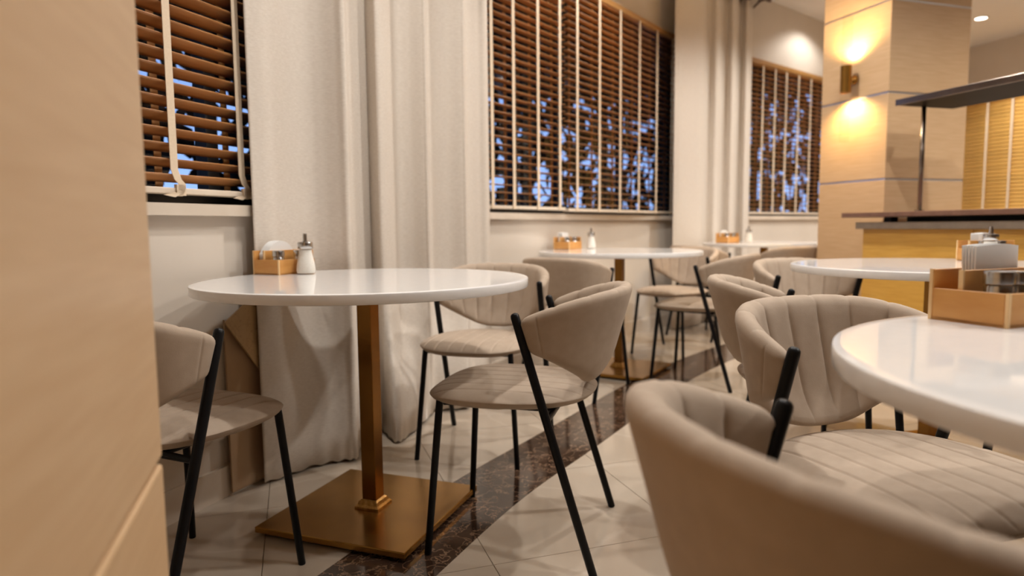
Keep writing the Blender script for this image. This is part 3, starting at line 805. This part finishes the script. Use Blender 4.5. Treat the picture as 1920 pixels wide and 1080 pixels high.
# folded marbled flap that shows left of the wide curtain
fl_ = empty('wall_flap', (0, 0, 0))
def wpt(px, off, z):
    q = off_wall(px, off); return Vector((q.x, q.y, z))
A0, A1 = wpt(413, .022, .012), wpt(490, .022, .012)
B0, B1 = wpt(413, .022, .604), wpt(490, .022, .385)
def slab(pts, off):
    n_ = (pts[1] - pts[0]).cross(pts[2] - pts[0]).normalized() * off
    k = len(pts); v = [tuple(q) for q in pts] + [tuple(q + n_) for q in pts]
    return v, [tuple(range(k)), tuple(range(2 * k - 1, k - 1, -1))] + [(i, (i + 1) % k, k + (i + 1) % k, k + i) for i in range(k)]
v, f = slab([A0, A1, B1, B0], .006)
obj('board', mesh('board', v, f), 'lining', fl_)
C0 = wpt(414, .050, .600); C1 = wpt(486, .042, .382); C2 = wpt(486, .03, .69); C3 = wpt(450, .035, .645)
v, f = slab([C0, C1, C2, C3], .005)
obj('folded_corner', mesh('folded_corner', v, f), 'burl', fl_)
tag(fl_, 'marbled tan flap with folded corner sticking out left of the wide curtain', 'panel')

# ------------------------------------------------------------------ pillars clad in maple panels
def pillar(corner, wg, wp2, strips, label, ztop=CEIL, strip_mat='strip', gap=.012, flush=True):
    """corner: the corner nearest the viewer; the face towards the windows runs away along -g, the other along +p"""
    e = empty('pillar', (corner.x, corner.y, 0), atan2(-g.y, -g.x))       # local +x = -g, local -y = +p
    obj('core', MB().box(.008, wg - .008, -wp2 + .008, -.008, 0, ztop).me('core'), 'maple', e)
    zs = [0.0] + strips + [ztop]
    for a, b in zip(zs, zs[1:]):
        z0 = a + (gap / 2 if a > 0 else 0); z1 = b - (gap / 2 if b < ztop else 0)
        if z1 - z0 < .02: continue
        obj('panel', bevel(MB().box(0, wg, -wp2, 0, z0, z1).me('panel'), .003, 2), 'maple', e)
    for z in strips:
        i_ = .0015 if flush else .007
        obj('metal_strip' if flush else 'joint_strip', MB().box(i_, wg - i_, -wp2 + i_, -i_, z - gap / 2 + .0005, z + gap / 2 - .0005).me('strip'), strip_mat, e)
    return tag(e, label, 'pillar')
PC = Vector((.5545 * 4.2, 4.2))
pil = pillar(PC, .55, .655, [.10, .64, 1.175, 1.706, 2.262, 2.80], 'maple clad pillar with metal strips and a lit wall lamp, behind the bar')
NC = Vector((-.5405 * .775, .775))
# near column: its far edge is the one in view
pl2 = pillar(NC + g * 1.0, 1.0, -.55, [.09, .632, 1.172, 1.71, 2.25, 2.80], 'maple clad column close to the viewer filling the left edge', strip_mat='maple', gap=.010, flush=False) if False else None
e = empty('pillar', (NC.x, NC.y, 0), atan2(g.y, g.x))       # local +x = g, local -y = -p (away to the left)
W1_, W2_ = 1.05, .6
zs = [0, .09, .632, 1.172, 1.71, 2.25, 2.80, CEIL]
obj('core', MB().box(.008, W1_ - .008, -W2_ + .008, -.008, 0, CEIL).me('core'), 'maple', e)
for a, b in zip(zs, zs[1:]):
    obj('panel', bevel(MB().box(0, W1_, -W2_, 0, a + (.004 if a else 0), b - .004).me('panel'), .004, 2), 'maple', e)
tag(e, 'maple clad column close to the viewer filling the left edge of view', 'pillar')

# wall lamp on the pillar
fdir = -g                                  # along the face, away
nface = -p_                                 # out of the face, to the left
sp = PC + fdir * .265 
sl = empty('wall_lamp', (sp.x, sp.y, 1.83), atan2(nface.y, nface.x))     # local +x out of the wall
def rot90(mb):
    mb.v = [(z, y, -x) for x, y, z in mb.v]; return mb
mt = rot90(MB().lathe([(0, 0), (.026, 0), (.028, .002), (.028, .014), (.018, .02), (.010, .024), (.010, .05), (0, .05)], 24))
obj('mount', mt.me('mount', True), 'brass', sl)
shd = obj('shade', MB().lathe([(.030, -.082), (.034, -.085), (.034, .085), (.030, .085), (.030, .076), (.028, .074), (.0001, .074), (.0001, -.074), (.028, -.074), (.030, -.076)], 32, (.075, 0)).me('shade', False), 'brass', sl)
obj('lens', MB().lathe([(0, .0745), (.027, .0745), (.027, .079), (0, .080)], 24, (.075, 0)).me('lens'), 'sconce_glow', shd)
obj('lens', MB().lathe([(0, -.080), (.027, -.079), (.027, -.0745), (0, -.0745)], 24, (.075, 0)).me('lens'), 'sconce_glow', shd)
for z0, z1 in ((.083, .40), (-.40, -.083)):
    obj('glass_tube', MB().lathe([(.029, z0), (.031, z0), (.031, z1), (.029, z1)], 24, (.075, 0)).me('glass_tube', False), 'tube', sl)
tag(sl, 'small cylindrical brass wall lamp glowing up and down on the pillar', 'lamp')
def light(name, kind, loc, energy, col, parent=None, size=.03, rot=None, cone=None, blend=.5):
    d = bpy.data.lights.new(name, kind); d.energy = energy; d.color = col
    o = bpy.data.objects.new(name, d); COL.objects.link(o); o.location = loc
    if kind in ('POINT', 'SPOT'): d.shadow_soft_size = size
    if kind == 'SPOT': d.spot_size = radians(cone); d.spot_blend = blend
    if rot: o.rotation_euler = rot
    if parent is not None: o.parent = parent
    return o
light('bulb', 'SPOT', (.072, 0, .10), 36, SCONCE_COL, sl, .02, (pi, 0, 0), 150, .8)
light('bulb', 'SPOT', (.072, 0, -.10), 36, SCONCE_COL, sl, .02, (0, 0, 0), 150, .8)

# ------------------------------------------------------------------ bar
B0_ = Vector((2.10, 4.0)); BL = 3.4; BD = .55
bar_e = empty('bar_counter', (B0_.x, B0_.y, 0), atan2(g.y, g.x))      # local +x = g (towards the viewer), local +y = +p (behind)
def panels():
    n = 5
    for k in range(n):
        a, b = BL * k / n, BL * (k + 1) / n
        obj('front_panel', bevel(MB().box(a + .001, b - .001, 0, .02, .08, .868).me('front_panel'), .0015, 1), 'bar_wood', bar_e)
obj('carcass', MB().box(.004, BL, .02, BD, .08, .868).me('carcass'), 'bar_wood', bar_e)
obj('plinth', MB().box(.05, BL, .05, BD - .05, 0, .08).me('plinth'), 'black', bar_e)
panels()
obj('stone_ledge', bevel(MB().box(-.03, BL, -.03, BD, .868, .908).me('stone_ledge'), .003, 2), 'grey_top', bar_e)
sm_ = MB()
for x in (.10, .9, 1.7, 2.5): sm_.box(x, x + .05, .05, .10, .908, .936)
sm_.box(.12, BL, .2, .35, .908, .936)
obj('spacer', sm_.me('spacer'), 'black', bar_e)
obj('counter_top', bevel(MB().box(-.10, BL, -.07, BD - .05, .936, .965).me('counter_top'), .004, 2), 'dark_top', bar_e)
tag(bar_e, 'honey wood bar with dark brown raised top beside the pillar', 'bar')
sh = empty('overhead_shelf', (B0_.x, B0_.y, .965), atan2(g.y, g.x))
obj('shelf_board', bevel(MB().box(.092, BL, .114, .55, .614, .645).me('shelf_board'), .002, 2), 'shelf', sh)
obj('front_trim', bevel(MB().box(.090, BL, .108, .116, .611, .647).me('front_trim'), .002, 2), 'chrome', sh)
for x in (.115, 2.2):
    obj('post', MB().tube([(x, .30, .0), (x, .30, .614)], .0125, 16).me('post', True), 'chrome', sh)
    obj('post_collar', MB().tube([(x, .30, .0), (x, .30, .012)], .026, 20).me('post_collar', False), 'chrome', sh)
tag(sh, 'dark chrome glass rack shelf on a thin post above the bar', 'shelf')

# ------------------------------------------------------------------ ceiling downlights
DL_RING = MB().lathe([(.058, -.001), (.075, -.001), (.078, -.004), (.076, -.008), (.060, -.008), (.056, -.004)], 32).me('rim')
DL_LENS = MB().lathe([(0, -.004), (.058, -.004), (.058, -.001), (0, -.001)], 32).me('lens')
D0 = Vector((5.25, 7.67)); k = 0
lamps = [(D0, 1.7)] + [(c, 1.15) for c in ( D0 + p_ * 1.9, D0 + g * 1.9 + p_ * .2, D0 + g * 1.9 + p_ * 2.1, Vector((4.0, 5.25)), Vector((4.3, 3.2)), Vector((3.05, 2.0)), Vector((6.2, 3.9)), Vector((3.5, 1.0)), Vector((5.4, 1.6)))]
# the row that follows the tables
lamps += [(Vector(q), w) for q, w in (((-.06, 2.03), 1.05), ((1.02, 4.10), 1.2), ((3.0, 5.35), 1.2), ((.80, 1.02), .58), ((1.62, 2.62), 1.0))]
lamps += [(Vector((3.42, 7.12)), .36)]
for c, wt in lamps:
    inview = (c - D0).length < .1
    e = empty('ceiling_downlight', (c.x, c.y, CEIL))
    obj('rim', DL_RING, 'ceiling', e); obj('lens', DL_LENS, 'lamp', e)
    light('bulb', 'SPOT', (0, 0, -.02), LAMP_W * wt, LAMP_COL, e, .045, (0, 0, 0), 140, .45)
    tag(e, 'round white recessed ceiling downlight right of the pillar' if inview else 'round recessed downlight outside the view', 'downlight', None if inview else 'downlights over the room')
